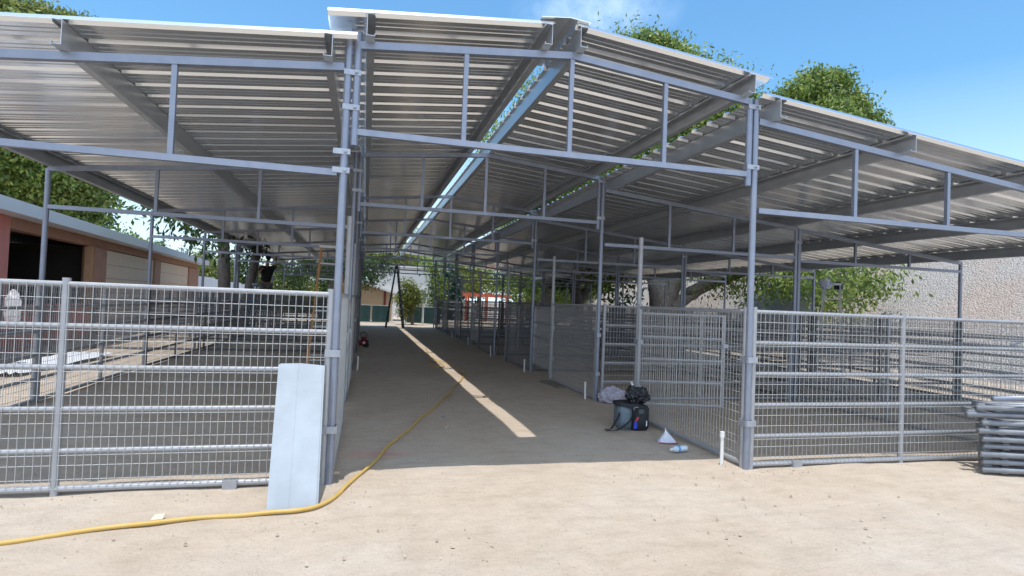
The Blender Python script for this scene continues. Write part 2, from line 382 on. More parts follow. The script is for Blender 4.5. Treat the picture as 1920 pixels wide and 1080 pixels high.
for k in range(NF):
    y = Y0 + B*k
    o_ = ['frontmost','second','third','fourth','fifth','sixth','seventh','rearmost'][k]
    truss('truss', None, y, XO, XL-.03, 2.93, 3.30, 2.45, (XO+1.22, XO+2.47), posts=[(XO,-.05,2.93),(XL,-.05,3.62)],
          clamps=[(XL+.035,3.26),(XL+.035,2.98)] + ([(XL-.02,2.62),(XL-.02,2.47)] if k == 0 else []))
    truss('truss', None, y, XL+.07, XR-.07, 3.49, 3.49, 2.79, (.74,XA,2.6), apex=(XA,3.67), posts=[(XL+.07,2.68,3.6),(XR-.07,2.68,3.52)])
    truss('truss', None, y, XR+.03, XR2-.03, 3.31, 2.945, 2.45, (4.75,5.95), posts=[(XR,-.05,3.52),(XR2-.035,-.05,3.0)],
          clamps=[(XR-.035,3.44),(XR-.035,2.86),(XR2,2.72)])
    truss('truss', None, y, XR2+.035, XR3, 2.93, 2.56, 2.40, (8.45,9.66), posts=[(XR2+.035,-.05,2.96),(XR3,-.05,2.57)])

YS, YE = Y0-.15, Y0+B*(NF-1)+.25
def purlin(x, zb, flip, h=.175, fl=.065, label=None):
    t = .004; s = -1 if flip else 1
    poly = [(0,0),(fl,0),(fl,.02),(fl-t,.02),(fl-t,t),(t,t),(t,h-t),(fl-t,h-t),(fl-t,h-.02),(fl,h-.02),(fl,h),(0,h)]
    pts = [(s*a, 0, b) for a, b in poly]
    if s < 0: pts = pts[::-1]
    m = MB()
    # three lengths of steel lapped end to end
    m.prism(pts, (0,YS-Y0,0), (0,YE-YS,0))
    o = m.build('purlin', PURL, barn, loc=(x-XA, 0, zb))
    return o
def zl_(x): return 3.30+.03 + .1*(x-XL)            # underside of purlins, left lean-to
def zc_(x): return 3.70 - .1*abs(x-XA)
def zr_(x): return 3.345 - .1*(x-XR)
for x, fl in ((XL-.12,True),(-2.12,True),(XO-.02,False)): purlin(x, zl_(x), fl)
for x, fl in ((XL+.13,False),(XA-.235,True),(XA+.02,False),(XR-.12,True)): purlin(x, zc_(x)-(.0), fl)
for x, fl in ((XR+.16,False),(5.35,True),(7.12,True),(9.0,True),(XR3+.02,True)): purlin(x, zr_(x), fl)

def roof(x0, x1, z0, z1, name='roof_sheet'):
    p = .305; h = .034; y = 0; prof = []
    n = int((YE-YS)/p)
    for i in range(n):
        a = i*p
        prof += [(a,0),(a+.026,h),(a+.056,h),(a+.082,0),(a+.145,0),(a+.153,.005),(a+.163,.005),(a+.171,0),(a+.216,0),(a+.224,.005),(a+.234,.005),(a+.242,0)]
    prof += [(n*p,0),(n*p+.026,h)]
    th = .0015
    nseg = max(1,int(abs(x1-x0)/1.2)); b = MB(); m = len(prof)
    for (top, sg) in ((0,0),(1,0)):
        for i in range(nseg+1):
            u = i/nseg; x = x0+(x1-x0)*u; z = z0+(z1-z0)*u
            for (yy, zz) in prof:
                wob = .0022*math.sin(yy*2.1+x*1.7)
                b.v.append((x-XA, YS-Y0+yy, z+zz+wob+th*top))
    o1 = (nseg+1)*m
    for i in range(nseg):
        for j in range(m-1):
            a = i*m+j; b.f.append((a, a+1, a+m+1, a+m)); a += o1; b.f.append((a, a+m, a+m+1, a+1))
        a = i*m; b.f.append((a, a+m, o1+a+m, o1+a)); a = i*m+m-1; b.f.append((a, o1+a, o1+a+m, a+m))
    for j in range(m-1):
        b.f.append((j, o1+j, o1+j+1, j+1)); a = nseg*m+j; b.f.append((a, a+1, o1+a+1, o1+a))
    return b.build(name, SHEET, barn)
PH = .178
roof(XO-.14, XL+.06, zl_(XO-.14)+PH, zl_(XL+.06)+PH)
roof(XL-.17, XA-.215, zc_(XL-.17)+PH, zc_(XA-.215)+PH)
roof(XA-.01, XR+.07, zc_(XA-.01)+PH, zc_(XR+.07)+PH)
roof(XR+.005, XR3+.2, zr_(XR+.005)+PH, zr_(XR3+.2)+PH)
# ridge cap over the first metre
rc = MB()
for (xa, za, xb, zb) in ((XA-.34,3.89,XA-.09,3.92),(XA-.09,3.92,XA+.10,3.905)):
    rc.add([(xa-XA,-.17,za),(xb-XA,-.17,zb),(xb-XA,.86,zb),(xa-XA,.86,za),(xa-XA,-.17,za+.006),(xb-XA,-.17,zb+.006),(xb-XA,.86,zb+.006),(xa-XA,.86,za+.006)],
           [(0,3,2,1),(4,5,6,7),(0,1,5,4),(1,2,6,5),(2,3,7,6),(3,0,4,7)])
rc.build('ridge_cap', SHEET, barn)

# ------------------------------------------------------------------ corral panels
HZ = 1.48
_cache = {}
def panel_data(L, mids, full, bare=False):
    key = (round(L,3), tuple(mids), full, bare)
    if key in _cache: return _cache[key]
    rails = [MB().tube((0,0,max(.03,z)), (L,0,max(.03,z)), .0205 if z else .024, 10 if full else 6) for z in ((0,1.48) if bare else (0,.296,.592,.888,1.184,1.48))]
    posts = [MB().tube((x,.002,-.04),(x,.002,1.525),.027,12 if full else 6) for x in [0]+list(mids)+[L]]
    wm = MB(); yy = -.024; r = .0021
    n = int(L/.0508); x_off = (L-n*.0508)/2
    for i in range(n+1):
        x = x_off+i*.0508; zt = 1.485
        wm.add([(x-r,yy-r,.02),(x+r,yy-r,.02),(x,yy+r,.02),(x-r,yy-r,zt),(x+r,yy-r,zt),(x,yy+r,zt)], [(0,1,4,3),(1,2,5,4),(2,0,3,5),(3,4,5)])
    for j in range(1,15):
        z = .0987*j; y2 = yy+.0054
        if j%3 == 0: z -= .028
        wm.add([(0,y2-r,z-r),(0,y2+r,z-r),(0,y2,z+r),(L,y2-r,z-r),(L,y2+r,z-r),(L,y2,z+r)], [(0,1,4,3),(1,2,5,4),(2,0,3,5)])
    if full:
        d = ([(m_.mesh('rail'),) for m_ in rails], [m_.mesh('post') for m_ in posts], wm.mesh('wire_mesh'))
        for (a,) in d[0]: a.materials.append(FGALV)
        for a in d[1]: a.materials.append(FGALV)
        d[2].materials.append(WIRE)
    else:
        a = MB()
        for q in rails+posts+[wm]: a.add(q.v, q.f)
        me = a.mesh('corral_panel'); me.materials.append(SHADEG); d = me
    _cache[key] = d
    return d
def panel(p, q, label, group, mids=None, full=True, clamps=False, feet=(), bare=False):
    a = Vector((*p,0)); b = Vector((*q,0)); L = (b-a).length; rz = math.atan2(b.y-a.y, b.x-a.x)
    if mids is None: mids = () if bare else (L/2,)
    d = panel_data(L, mids, full, bare)
    if not full:
        o = link('corral_panel', d, None, a); o.rotation_euler = (0,0,rz); tag(o, label, 'corral panel', group); return o
    o = thing('corral_panel', label, 'corral panel', a, rz, group)
    for (m_,) in d[0]: link('rail', m_, o)
    for m_ in d[1]: link('post', m_, o)
    link('wire_mesh', d[2], o)
    if clamps:
        for x in (-.035, L+.035):
            for z in (1.02,.42):
                MB().box(x-.06,-.036,z-.028,x+.06,.036,z+.028).build('clamp', CLAMPM, o)
    for x in feet: MB().box(x-.05,-.045,-.03,x+.05,.03,.055).build('foot_plate', FGALV, o)
    return o
ORD = ['front','second','third','fourth','fifth','sixth','rear']
g = .05
# front panels
panel((XO+g,Y0),(XL-g,Y0),'wide mesh corral panel closing the front of the left stall, beside the aisle','front corral panels',clamps=True,feet=(2.95,))
panel((-6.25,Y0),(XO-g,Y0),'mesh corral panel at the front left, running out of the picture','front corral panels')
panel((XR+g,Y0),(XR2-g,Y0),'mesh corral panel at the front right, between aisle corner and stacked panels','front corral panels',clamps=True,feet=(.5,))
panel((XR2+g,Y0),(XR3-g,Y0),'front mesh corral panel behind the stack of spare panels, at the right edge','front corral panels')
gate_cache = {}
def gate_mesh():
    if 'm' in gate_cache: return gate_cache['m']
    L = 1.17
    fr = MB()
    for z in (.19,.49,.79,1.09,1.40): fr.tube((.03,0,z),(L,0,z),.019,8)
    st = MB().tube((.03,0,.17),(.03,0,1.42),.022,8); st2 = MB().tube((L,0,.17),(L,0,1.42),.022,8)
    wm = MB(); r = .0027
    for i in range(1,23):
        x = .03+i*.0508; wm.add([(x-r,-.024-r,.18),(x+r,-.024-r,.18),(x,-.024+r,.18),(x-r,-.024-r,1.41),(x+r,-.024-r,1.41),(x,-.024+r,1.41)], [(0,1,4,3),(1,2,5,4),(2,0,3,5)])
    la = MB().box(L-.02,-.05,.98,L+.05,.03,1.03)
    out = []
    for m_, n_, t_ in ((fr,'rail',FGALV),(st,'stile',FGALV),(st2,'stile',FGALV),(wm,'wire_mesh',WIRE),(la,'latch',CLAMPM)):
        me = m_.mesh(n_); me.materials.append(t_); out.append((n_,me))
    gate_cache['m'] = out; return out
def gate(x, y, rz, label):
    o = thing('stall_gate', label, 'gate', (x,y,0), rz, 'narrow stall gates')
    for n_, me in gate_mesh(): link(n_, me, o)
gp = MB().tube((0,0,-.05),(0,0,2.42),.031,12).mesh('gate_post'); gp.materials.append(FGALV)
for k in range(NF-1):
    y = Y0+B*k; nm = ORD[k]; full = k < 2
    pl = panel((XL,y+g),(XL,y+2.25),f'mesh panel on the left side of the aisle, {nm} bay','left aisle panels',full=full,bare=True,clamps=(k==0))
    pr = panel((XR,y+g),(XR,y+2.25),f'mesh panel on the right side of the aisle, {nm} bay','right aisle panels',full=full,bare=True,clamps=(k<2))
    for side, x in (('left',XL),('right',XR)):
        o = link('gate_post', gp, None, (x,y+2.3,0)); tag(o, f'tall plain gate post on the {side} of the aisle, {nm} bay', 'gate post', 'gate posts along the aisle')
    # gates: right ones stand open into the stall for the first bays
    if k < 7:
        ang = {0:R(-14), 1:R(90), 2:R(60)}.get(k, R(90))
        gate(XR+.02, y+2.36, ang, f'narrow mesh gate on the right of the aisle, {nm} bay' + (', standing open' if k in (0,2) else ''))
        gate(XL, y+2.36, R(90), f'narrow mesh gate on the left of the aisle, {nm} bay')
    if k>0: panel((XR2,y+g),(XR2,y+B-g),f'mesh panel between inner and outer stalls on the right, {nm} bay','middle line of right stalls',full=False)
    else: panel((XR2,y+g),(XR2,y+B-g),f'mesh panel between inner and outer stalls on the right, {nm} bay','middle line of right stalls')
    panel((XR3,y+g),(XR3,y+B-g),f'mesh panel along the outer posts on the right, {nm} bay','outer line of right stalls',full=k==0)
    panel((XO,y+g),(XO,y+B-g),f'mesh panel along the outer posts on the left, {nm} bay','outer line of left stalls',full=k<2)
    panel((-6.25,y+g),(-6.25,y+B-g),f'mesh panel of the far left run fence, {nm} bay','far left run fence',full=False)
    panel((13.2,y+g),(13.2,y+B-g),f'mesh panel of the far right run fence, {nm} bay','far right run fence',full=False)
for k in range(1, NF):
    y = Y0+B*k; nm = (ORD+['last'])[k-1]
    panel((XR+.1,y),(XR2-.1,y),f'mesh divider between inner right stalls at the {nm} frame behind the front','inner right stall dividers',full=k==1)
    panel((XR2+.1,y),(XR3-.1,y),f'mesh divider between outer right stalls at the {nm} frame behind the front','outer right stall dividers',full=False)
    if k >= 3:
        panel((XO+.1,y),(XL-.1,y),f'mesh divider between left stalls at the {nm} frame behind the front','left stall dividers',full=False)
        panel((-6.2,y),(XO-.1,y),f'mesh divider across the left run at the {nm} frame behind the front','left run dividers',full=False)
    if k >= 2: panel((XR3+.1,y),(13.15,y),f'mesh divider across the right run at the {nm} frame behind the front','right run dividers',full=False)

# ------------------------------------------------------------------ spare panels stacked at the right
def spare(loc, rz, L, label):
    o = thing('spare_frame', label, 'steel frame', loc, rz, 'stack of spare steel frames')
    for yy, x0 in ((0,0),(.14,.12),(.29,.20)):
        MB().tube((x0,yy,0),(L,yy,0),.027,14).build('rail', STACKM, o, smooth=True)
    for x in (.21, 1.2, L-.2): MB().box(x-.03,-.012,-.029,x+.03,.30,.029).build('cross_bar', STACKM, o)
    return o
names = ['lowest','second lowest','third from the ground','fourth from the ground','fifth from the ground','sixth from the ground','seventh from the ground']
for i in range(7):
    spare((5.95+random.uniform(-.06,.05)-.006*i, 4.33+random.uniform(-.01,.01), .03+i*.075), R(-17)+random.uniform(-.03,.03), 2.9, f'spare steel pipe frame in the stack at right, {names[i]}')
spare((5.80, 4.40, .555), R(-14), 3.0, 'spare steel pipe frame near the top of the stack, jutting further left')
spare((5.88, 4.37, .625), R(-16), 3.0, 'topmost spare steel pipe frame on the stack at right')
o = MB().tube((5.93,4.25,.73),(8.2,4.0,.80),.024,14).build('loose_pipe', GALV, smooth=True); tag(o,'loose open ended steel pipe lying on top of the stacked panels','pipe')

# ------------------------------------------------------------------ leaning white sheets
def wsheet(dx, dz, dy, label):
    o = MB().build('white_sheet', WHITEP); bpy.data.objects.remove(o)
    x0, x1 = -.60+dx, -.275+dx; yb, yt, zt = 4.27+dy, 4.71+dy*.6, .93+dz
    sx = -.025
    b = MB(); t = .006
    n = Vector((0,-(zt),(yt-yb))).normalized()*t
    A = [Vector((x0,yb,-.03)),Vector((x0+.14,yb,-.03)),Vector((x0+.15,yb+.004,-.03)),Vector((x1,yb,-.03))]
    T = [Vector((x0+sx,yt,zt)),Vector((x0+.14+sx,yt,zt+.004)),Vector((x0+.15+sx,yt+.004,zt+.004)),Vector((x1+sx,yt,zt-.012))]
    for i in range(3):
        a,b2,c,d = A[i],A[i+1],T[i+1],T[i]
        b.add([a,b2,c,d,a+n,b2+n,c+n,d+n],[(0,3,2,1),(4,5,6,7),(0,1,5,4),(2,3,7,6)] + ([(3,0,4,7)] if i==0 else []) + ([(1,2,6,5)] if i==2 else []))
    o = b.build('white_sheet', WHITEP); tag(o, label, 'metal sheet', 'white sheets leaning on the fence')
wsheet(.022, .005, .012, 'white metal sheet at the back of the pair leaning on the front left fence')
wsheet(.010, .000, 0, 'front white metal sheet leaning against the left fence by the aisle')

# ------------------------------------------------------------------ hose
hp = [(-3.2,3.55),(-2.5,3.75),(-1.94,3.9),(-1.5,4.06),(-1.2,4.11),(-.93,4.16),(-.6,4.18),(-.38,4.20),(-.22,4.33),(-.08,4.62),(.14,5.3),(.28,5.8),(.5,6.47),(.8,7.35),(1.0,7.95),(1.18,8.5),(1.5,9.6),(1.75,10.46),(1.98,11.3),(2.05,12.2),(1.99,13.25),(1.80,13.9),(1.6,13.6),(1.5,13.0),(1.62,12.6),(1.78,12.9),(1.74,14.2),(1.71,15.5),(1.9,18)]
def smoothp(pts, n=8):
    P_ = [Vector((*p,0)) if len(p)==2 else Vector(p) for p in pts]; out = []
    for i in range(len(P_)-1):
        p0,p1,p2,p3 = P_[max(i-1,0)],P_[i],P_[i+1],P_[min(i+2,len(P_)-1)]
        for k in range(n):
            t = k/n; out.append(.5*((2*p1)+(-p0+p2)*t+(2*p0-5*p1+4*p2-p3)*t*t+(-p0+3*p1-3*p2+p3)*t**3))
    out.append(P_[-1]); return out
pts = smoothp(hp)
for p in pts:
    p.z = .004 + (.0 if p.y > 4.6 else -.012) + .003*math.sin(p.x*9)
    p.x += .012*math.sin(p.y*5); p.y += .008*math.sin(p.x*11)
rr = [(.0145 if p.y < 5 else .0125) for p in pts]
o = MB().path(pts, .02, 10, rr).build('air_hose', HOSE, smooth=True); tag(o,'long yellow hose snaking over the dirt into the aisle','hose')

# ------------------------------------------------------------------ PVC stubs
pv = MB().tube((0,0,-.05),(0,0,.27),.017,12).mesh('pvc_stub'); pv.materials.append(PVC)
cap = MB().tube((0,0,.25),(0,0,.305),.022,12).mesh('cap'); cap.materials.append(PVC)
for i,(x,y) in enumerate([(3.42,4.92),(3.45,8.56),(3.40,11.98),(3.42,15.5),(3.42,19.1),(3.42,22.8),(-.08,12.07),(-.08,19.4)]):
    side = 'right' if x > 0 else 'left'; n_ = (['nearest, sunlit','second','third','fourth','fifth','sixth'][i] if i < 6 else ['nearer','farther'][i-6])
    o = link('pvc_stub', pv, None, (x,y,0)); o.rotation_euler = (random.uniform(-.05,.05), random.uniform(-.05,.05), 0)
    tag(o, f'short white pipe stub rising from dirt along the {side} aisle fence, {n_}', 'pipe stub', 'white pipe stubs')
    if i == 0:
        o.rotation_euler = (0,0,0); link('cap', cap, o)

# ------------------------------------------------------------------ items by the right fence
def cooler():
    o = thing('cooler_bag', 'square black and slate blue cooler bag with shoulder strap by the right fence', 'cooler bag', (3.22,6.5,0), R(-12)); o.scale = (.80,.82,.82)
    def shell(x0,y0,z0,x1,y1,z1,seed,amp,nm,m):
        b = MB(); n = 6
        # rounded, slightly slumped box
        import itertools
        me_b = bpy.data.meshes.new(nm)
        import bmesh
        bm = bmesh.new(); bmesh.ops.create_cube(bm, size=1.)
        bmesh.ops.bevel(bm, geom=bm.edges[:], offset=.07, segments=2, affect='EDGES')
        bmesh.ops.subdivide_edges(bm, edges=bm.edges[:], cuts=2, use_grid_fill=True)
        r = random.Random(seed)
        for v in bm.verts:
            v.co.x = (v.co.x+.5)*(x1-x0)+x0 + amp*math.sin(v.co.z*9+seed)*.5; v.co.y = (v.co.y+.5)*(y1-y0)+y0 + amp*math.sin(v.co.x*17+seed); v.co.z = (v.co.z+.5)*(z1-z0)+z0 + amp*math.sin(v.co.x*13+v.co.y*11)
        bm.to_mesh(me_b); bm.free(); me_b.materials.append(m)
        for p in me_b.polygons: p.use_smooth = True
        return link(nm, me_b, o)
    shell(-.215,-.16,0,.0,.2,.35,1,.006,'side_panel',TEAL)
    shell(-.02,-.19,0,.24,.2,.35,2,.006,'body',BLACKF)
    shell(-.24,-.17,.335,.10,.22,.375,3,.008,'lid',BLACKF)
    # flap standing open over the side
    MB().add([(-.21,-.17,.36),(.0,-.18,.30),(.0,-.176,.36),(-.20,-.165,.40)],[(0,1,2,3)]).build('flap', BLACKF, o)
    st = smoothp([(-.19,-.14,.26),(-.26,-.2,.14),(-.36,-.28,.03),(-.43,-.25,.02),(-.40,-.33,.02),(-.28,-.34,.03),(-.16,-.30,.09),(-.04,-.215,.17),(.02,-.2,.30)], 5)
    sb = MB()
    for i in range(len(st)-1):
        sb.beam(st[i], st[i+1], .032, .006)
    sb.build('strap', BLACKF, o)
    MB().path(smoothp([(.0,-.205,.30),(.01,-.215,.34),(.06,-.22,.345)],4),.008,6).build('handle_piping', mat('grey_piping',(.25,.27,.3),.6), o)
    MB().box(.075,-.203,.25,.15,-.196,.31).build('mesh_pocket', mat('pocket_grey',(.07,.09,.085),.7), o)
    MB().box(.19,-.203,.07,.205,-.197,.15).build('tag_strip', PVC, o)
    MB().add([(.0,-.201,.03),(.06,-.202,.03),(.055,-.203,.13),(.015,-.203,.13)],[(0,1,2,3)]).build('blue_print', BLUEM, o)
    MB().add([(.018,-.203,.135),(.055,-.203,.135),(.085,-.203,.2),(.05,-.203,.2)],[(0,1,2,3)]).build('red_print', REDP, o)
    return o
cooler()
import bmesh
def blob(name, m, loc, scale, seed, amp, label, cat, sub=4, parent=None, spikes=0, rz=0):
    bm = bmesh.new(); bmesh.ops.create_icosphere(bm, subdivisions=sub, radius=1)
    r = np.random.default_rng(seed); ks = r.normal(0,1,(14,3))*np.array([3,3,3]); ph = r.uniform(0,6,14); am = r.uniform(.3,1,14)
    for v in bm.verts:
        p = np.array(v.co); q = 0
        for i in range(14):
            s = math.sin(float(ks[i]@p)*1.3+ph[i]); q += am[i]*(1-abs(s))
        q = q/7-.5; k = 1+amp*q*2
        v.co = Vector((p[0]*k*scale[0], p[1]*k*scale[1], max(p[2]*k*scale[2], -scale[2]*.72)))
    me = bpy.data.meshes.new(name); bm.to_mesh(me); bm.free(); me.materials.append(m)
    o = link(name, me, parent, loc); o.rotation_euler = (0,0,rz)
    if label: tag(o, label, cat)
    return o
bag = blob('bin_bag', BAGP, (3.33,6.54,.385), (.155,.12,.115), 3, .42, 'crumpled glossy black plastic bag piled on top of the cooler bag', 'plastic bag', rz=.3)
# twisted neck with a white tie
MB().path([(-.09,.0,.07),(-.11,.0,.12),(-.085,.01,.16)],.03,8,[.05,.032,.012]).build('neck', BAGP, bag)
MB().path([(-.10,.0,.12),(-.095,.0,.15),(-.105,.01,.172)],.012,8,[.016,.014,.02]).build('tie', PVC, bag)
blob('plastic_wrap', CLEARP, (3.78,8.30,.10), (.24,.17,.14), 8, .40, 'crumpled clear plastic wrap on the ground behind the cooler bag', 'plastic bag', rz=.2)
# paper bag cone
pb = thing('paper_bag', 'peaked white and grey bag with a red hem on the dirt beside the bottle', 'paper bag', (3.30,5.76,0), R(-10))
def cone(pts, peak, nm, m, sag=.8):
    b = MB(); n = len(pts); ring = []
    for k,t in enumerate((0,.35,.7)):
        for i,(x,y) in enumerate(pts):
            q = (1-t)*(1+(.08 if (i+k)%2 else -.05)*(k>0)); b.v.append((x*q+peak[0]*t, y*q+peak[1]*t, peak[2]*t*(.9 if i%2 else 1)))
    b.v.append(peak)
    for k in range(2):
        for i in range(n): b.f.append((k*n+i,k*n+(i+1)%n,(k+1)*n+(i+1)%n,(k+1)*n+i))
    for i in range(n): b.f.append((2*n+i,2*n+(i+1)%n,3*n))
    return b.build(nm, m, pb)
cone([(-.10,-.05),(0,-.075),(.10,-.06),(.11,.03),(.02,.08),(-.09,.06)], (-.01,.0,.14), 'skirt', PAPER)
cone([(-.045,-.05),(.0,-.05),(.035,-.03),(.02,.03),(-.03,.03)], (-.02,-.01,.17), 'peak', PVC)
MB().path([(-.102,-.052,.006),(0,-.078,.006),(.102,-.062,.006)],.006,6).build('red_hem', REDP, pb)
# bottle
bt = thing('water_bottle', 'clear water bottle with a blue band lying on the dirt near the shade edge', 'bottle', (3.22,5.36,.034), R(12))
prof = [(-.10,.012),(-.085,.013),(-.08,.02),(-.055,.031),(-.03,.033),(0,.030),(.03,.033),(.07,.033),(.095,.031),(.105,.02)]
MB().path([(x,0,0) for x,_ in prof],.03,16,[r_ for _,r_ in prof]).build('bottle_body', WATER, bt, smooth=True)
MB().tube((-.115,0,0),(-.098,0,0),.0145,12).build('cap', PVC, bt)
MB().tube((-.03,0,0),(-.005,0,0),.0337,16,cap=False).build('label_band', LBLUE, bt, smooth=True)
# flat slab
sl_ = MB().box(-.11,-.42,-.01,.10,.42,.03); me = sl_.mesh('board'); 
o = link('board', me, None, (3.42,10.05,0)); me.materials.append(mat('weathered_board',(.17,.15,.12),.9,0,col2=(.24,.21,.17),nscale=6)); o.rotation_euler=(0,0,R(4)); tag(o,'flat grey board lying on the dirt against the right aisle fence','board')
# small litter
o = MB().add([(0,0,-.015),(.07,.01,-.012),(.075,.045,.012),(.01,.05,.004),(.0,0,-.02),(.07,.01,-.018),(.075,.045,.007),(.01,.05,-.001)],[(0,1,2,3),(7,6,5,4),(0,4,5,1),(1,5,6,2),(2,6,7,3),(3,7,4,0)]).build('paper_scrap', mat('tan_paper',(.55,.48,.38),.8), loc=(-1.27,4.17,0)); tag(o,'small pale paper scrap on the dirt behind the hose','scrap')
o = MB().box(-.02,-.012,0,.02,.012,.012).build('metal_offcut', GALV, loc=(1.02,7.25,0)); tag(o,'small metal offcut lying beside the hose in the aisle','offcut')
for i,(x,y) in enumerate([(-2.6,7.9),(-.9,6.9)]):
    hk = MB().path([(0,0,.02),(.0,.0,.035),(.05,.0,.035),(.12,0,.035),(.12,0,.02)],.012,8).build('pipe_clip', BLACKF, loc=(x,y,0)); tag(hk, ['small dark clip on the shaded stall floor near the outer left fence','small dark clip on the shaded stall floor near the white sheets'][i],'clip','dark clips on the stall floor')

# red machine in the aisle
rm = thing('air_compressor', 'small red machine with a dark handle on the dirt by the left aisle fence', 'compressor', (.02,17.5,0), R(20))
MB().tube((-.16,0,.17),(.16,0,.17),.10,14).build('tank', REDM, rm, smooth=True)
MB().box(-.09,-.08,.275,.09,.08,.38).build('motor', REDM, rm)
MB().path([(-.1,0,.3),(-.14,0,.5),(0,0,.56),(.1,0,.5),(.1,0,.32)],.014,8).build('handle', BLACKF, rm)
for s in (-1,1): MB().tube((.08,s*.12,.08),(.08,s*.15,.08),.08,14).build('wheel', BLACKF, rm)
rm.scale = (.8,.8,.8)
MB().tube((-.02,-.101,.17),(-.02,-.11,.17),.05,12).build('gauge', PVC, rm)

# ------------------------------------------------------------------ step ladders
def ladder(loc, rz, h, wb, wt, spread, label, m, mstep, nst, open_=.0):
    o = thing('step_ladder', label, 'ladder', loc, rz)
    for s in (-1,1):
        MB().beam((s*wb/2,0,0),(s*wt/2,spread*.5,h),.03,.075).build('front_rail', m, o)
        MB().beam((s*wb*.46,spread,0),(s*wt*.42,spread*.56,h-.06),.025,.05).build('rear_rail', m, o)
    for i in range(1,nst+1):
        t = i/(nst+1); ww = wb+(wt-wb)*t
        MB().box(-ww/2+.016,spread*.5*t-.04,h*t-.015,ww/2-.016,spread*.5*t+.05,h*t+.01).build('step', mstep, o)
    for i in range(1,nst,2):
        t = i/(nst+1); ww = wb*.92+(wt*.84-wb*.92)*t
        MB().beam((-ww/2,spread-(spread*.44)*t,(h-.06)*t),(ww/2,spread-(spread*.44)*t,(h-.06)*t),.02,.025).build('brace', mstep, o)
    MB().box(-wt/2-.03,spread*.5-.06,h,wt/2+.03,spread*.5+.10,h+.05).build('top_cap', mstep, o)
    return o
ladder((-.60,11.0,0), R(8), 2.38, .72, .36, 1.1, 'tall orange and silver step ladder standing in the left stall by the aisle', FIBO, ALU, 7)
ladder((1.92,29.2,0), R(93), 3.15, .6, .34, .86, 'tall black step ladder with pale steps at the far end of the aisle', FIBD, ALU, 9)
lr = ladder((9.75,10.3,0), R(-43), 2.15, .56, .32, 1.0, 'aluminium step ladder in the outer right stall with cloths draped on top', ALU, ALU, 6)
rag = blob('work_rag', RAG, (9.96,10.70,2.16), (.11,.11,.13), 5, .35, 'white and blue rag draped over the top of the right ladder', 'rag')
jk = blob('jacket', NAVY, (10.22,10.62,2.13), (.09,.08,.10), 6, .45, 'navy jacket thrown over the top of the right ladder beside the rag', 'jacket')
ladder((-3.42,21.2,0), R(25), 1.75, .60, .32, .9, 'blue step ladder under the worker, between the left stalls and tree trunks', FIBB, ALU, 5)

# ------------------------------------------------------------------ worker on the ladder
def skin_obj(name, pts, edges, m, parent, sub=2):
    me = bpy.data.meshes.new(name); me.from_pydata([p[0] for p in pts], edges, []); me.update(); me.materials.append(m)
    o = link(name, me, parent)
    md = o.modifiers.new('skin','SKIN'); md.use_smooth_shade = True
    for i, p in enumerate(pts):
        r_ = p[1]; me.skin_vertices[0].data[i].radius = r_ if isinstance(r_, tuple) else (r_, r_)
    me.skin_vertices[0].data[0].use_root = True
    s = o.modifiers.new('sub','SUBSURF'); s.levels = sub; s.render_levels = sub
    return o
wk = thing('person', 'worker in black shirt and grey trousers standing on the blue ladder, reaching to the eave', 'person', (-3.36,21.5,.95), R(200))
# coordinates: x = side, y = facing direction, z up from the soles
body = [((0,0,.92),(.14,.10)),((0,.03,1.12),(.13,.095)),((0,.08,1.34),(.15,.10)),((0,.11,1.46),(.07,.06)),((0,.13,1.54),(.05,.05)),
        ((0,.16,1.63),(.075,.09)),((0,.16,1.72),(.065,.08)),
        ((.17,.10,1.40),.055),((.27,.22,1.22),.042),((.25,.44,1.30),.034),((.24,.50,1.34),(.04,.022)),
        ((-.17,.10,1.40),.055),((-.26,.26,1.52),.042),((-.2,.44,1.70),.034),((-.19,.49,1.75),(.04,.022)),
        ((.10,0,.86),.085),((.12,.06,.48),.06),((.12,-.01,.10),.042),((.12,.10,.04),(.04,.03)),
        ((-.10,0,.86),.085),((-.12,.12,.52),.06),((-.12,.04,.12),.042),((-.12,.15,.05),(.04,.03)),
        ((0,.255,1.62),.018)]
be = [(0,1),(1,2),(2,3),(3,4),(4,5),(5,6),(2,7),(7,8),(8,9),(9,10),(2,11),(11,12),(12,13),(13,14),(0,15),(15,16),(16,17),(17,18),(0,19),(19,20),(20,21),(21,22),(5,23)]
skin_obj('body', body, be, SKIN, wk)
skin_obj('shirt', [((0,0,.86),(.185,.145)),((0,.03,1.10),(.185,.145)),((0,.08,1.34),(.20,.15)),((0,.105,1.45),(.10,.085)),((.18,.10,1.39),.095),((.26,.20,1.25),.075),((-.18,.10,1.40),.095),((-.25,.23,1.50),.075)],
         [(0,1),(1,2),(2,3),(2,4),(4,5),(2,6),(6,7)], SHIRT, wk)
skin_obj('trousers', [((0,0,.90),(.175,.135)),((.11,0,.80),.125),((.13,.06,.48),.09),((.12,-.01,.08),.07),((-.11,0,.80),.125),((-.13,.12,.52),.09),((-.12,.04,.10),.07)],
         [(0,1),(1,2),(2,3),(0,4),(4,5),(5,6)], TROUS, wk)
for s, yy in ((.12,-.02),(-.12,.03)):
    skin_obj('boot', [((s,yy,.10),.055),((s,yy+.01,.045),.05),((s,yy+.15,.035),(.045,.035))], [(0,1),(1,2)], BOOT, wk)
skin_obj('cap', [((0,.15,1.73),(.095,.105)),((0,.15,1.77),(.07,.08)),((0,.28,1.725),(.07,.012))], [(0,1),(0,2)], SHIRT, wk)
fing = MB()
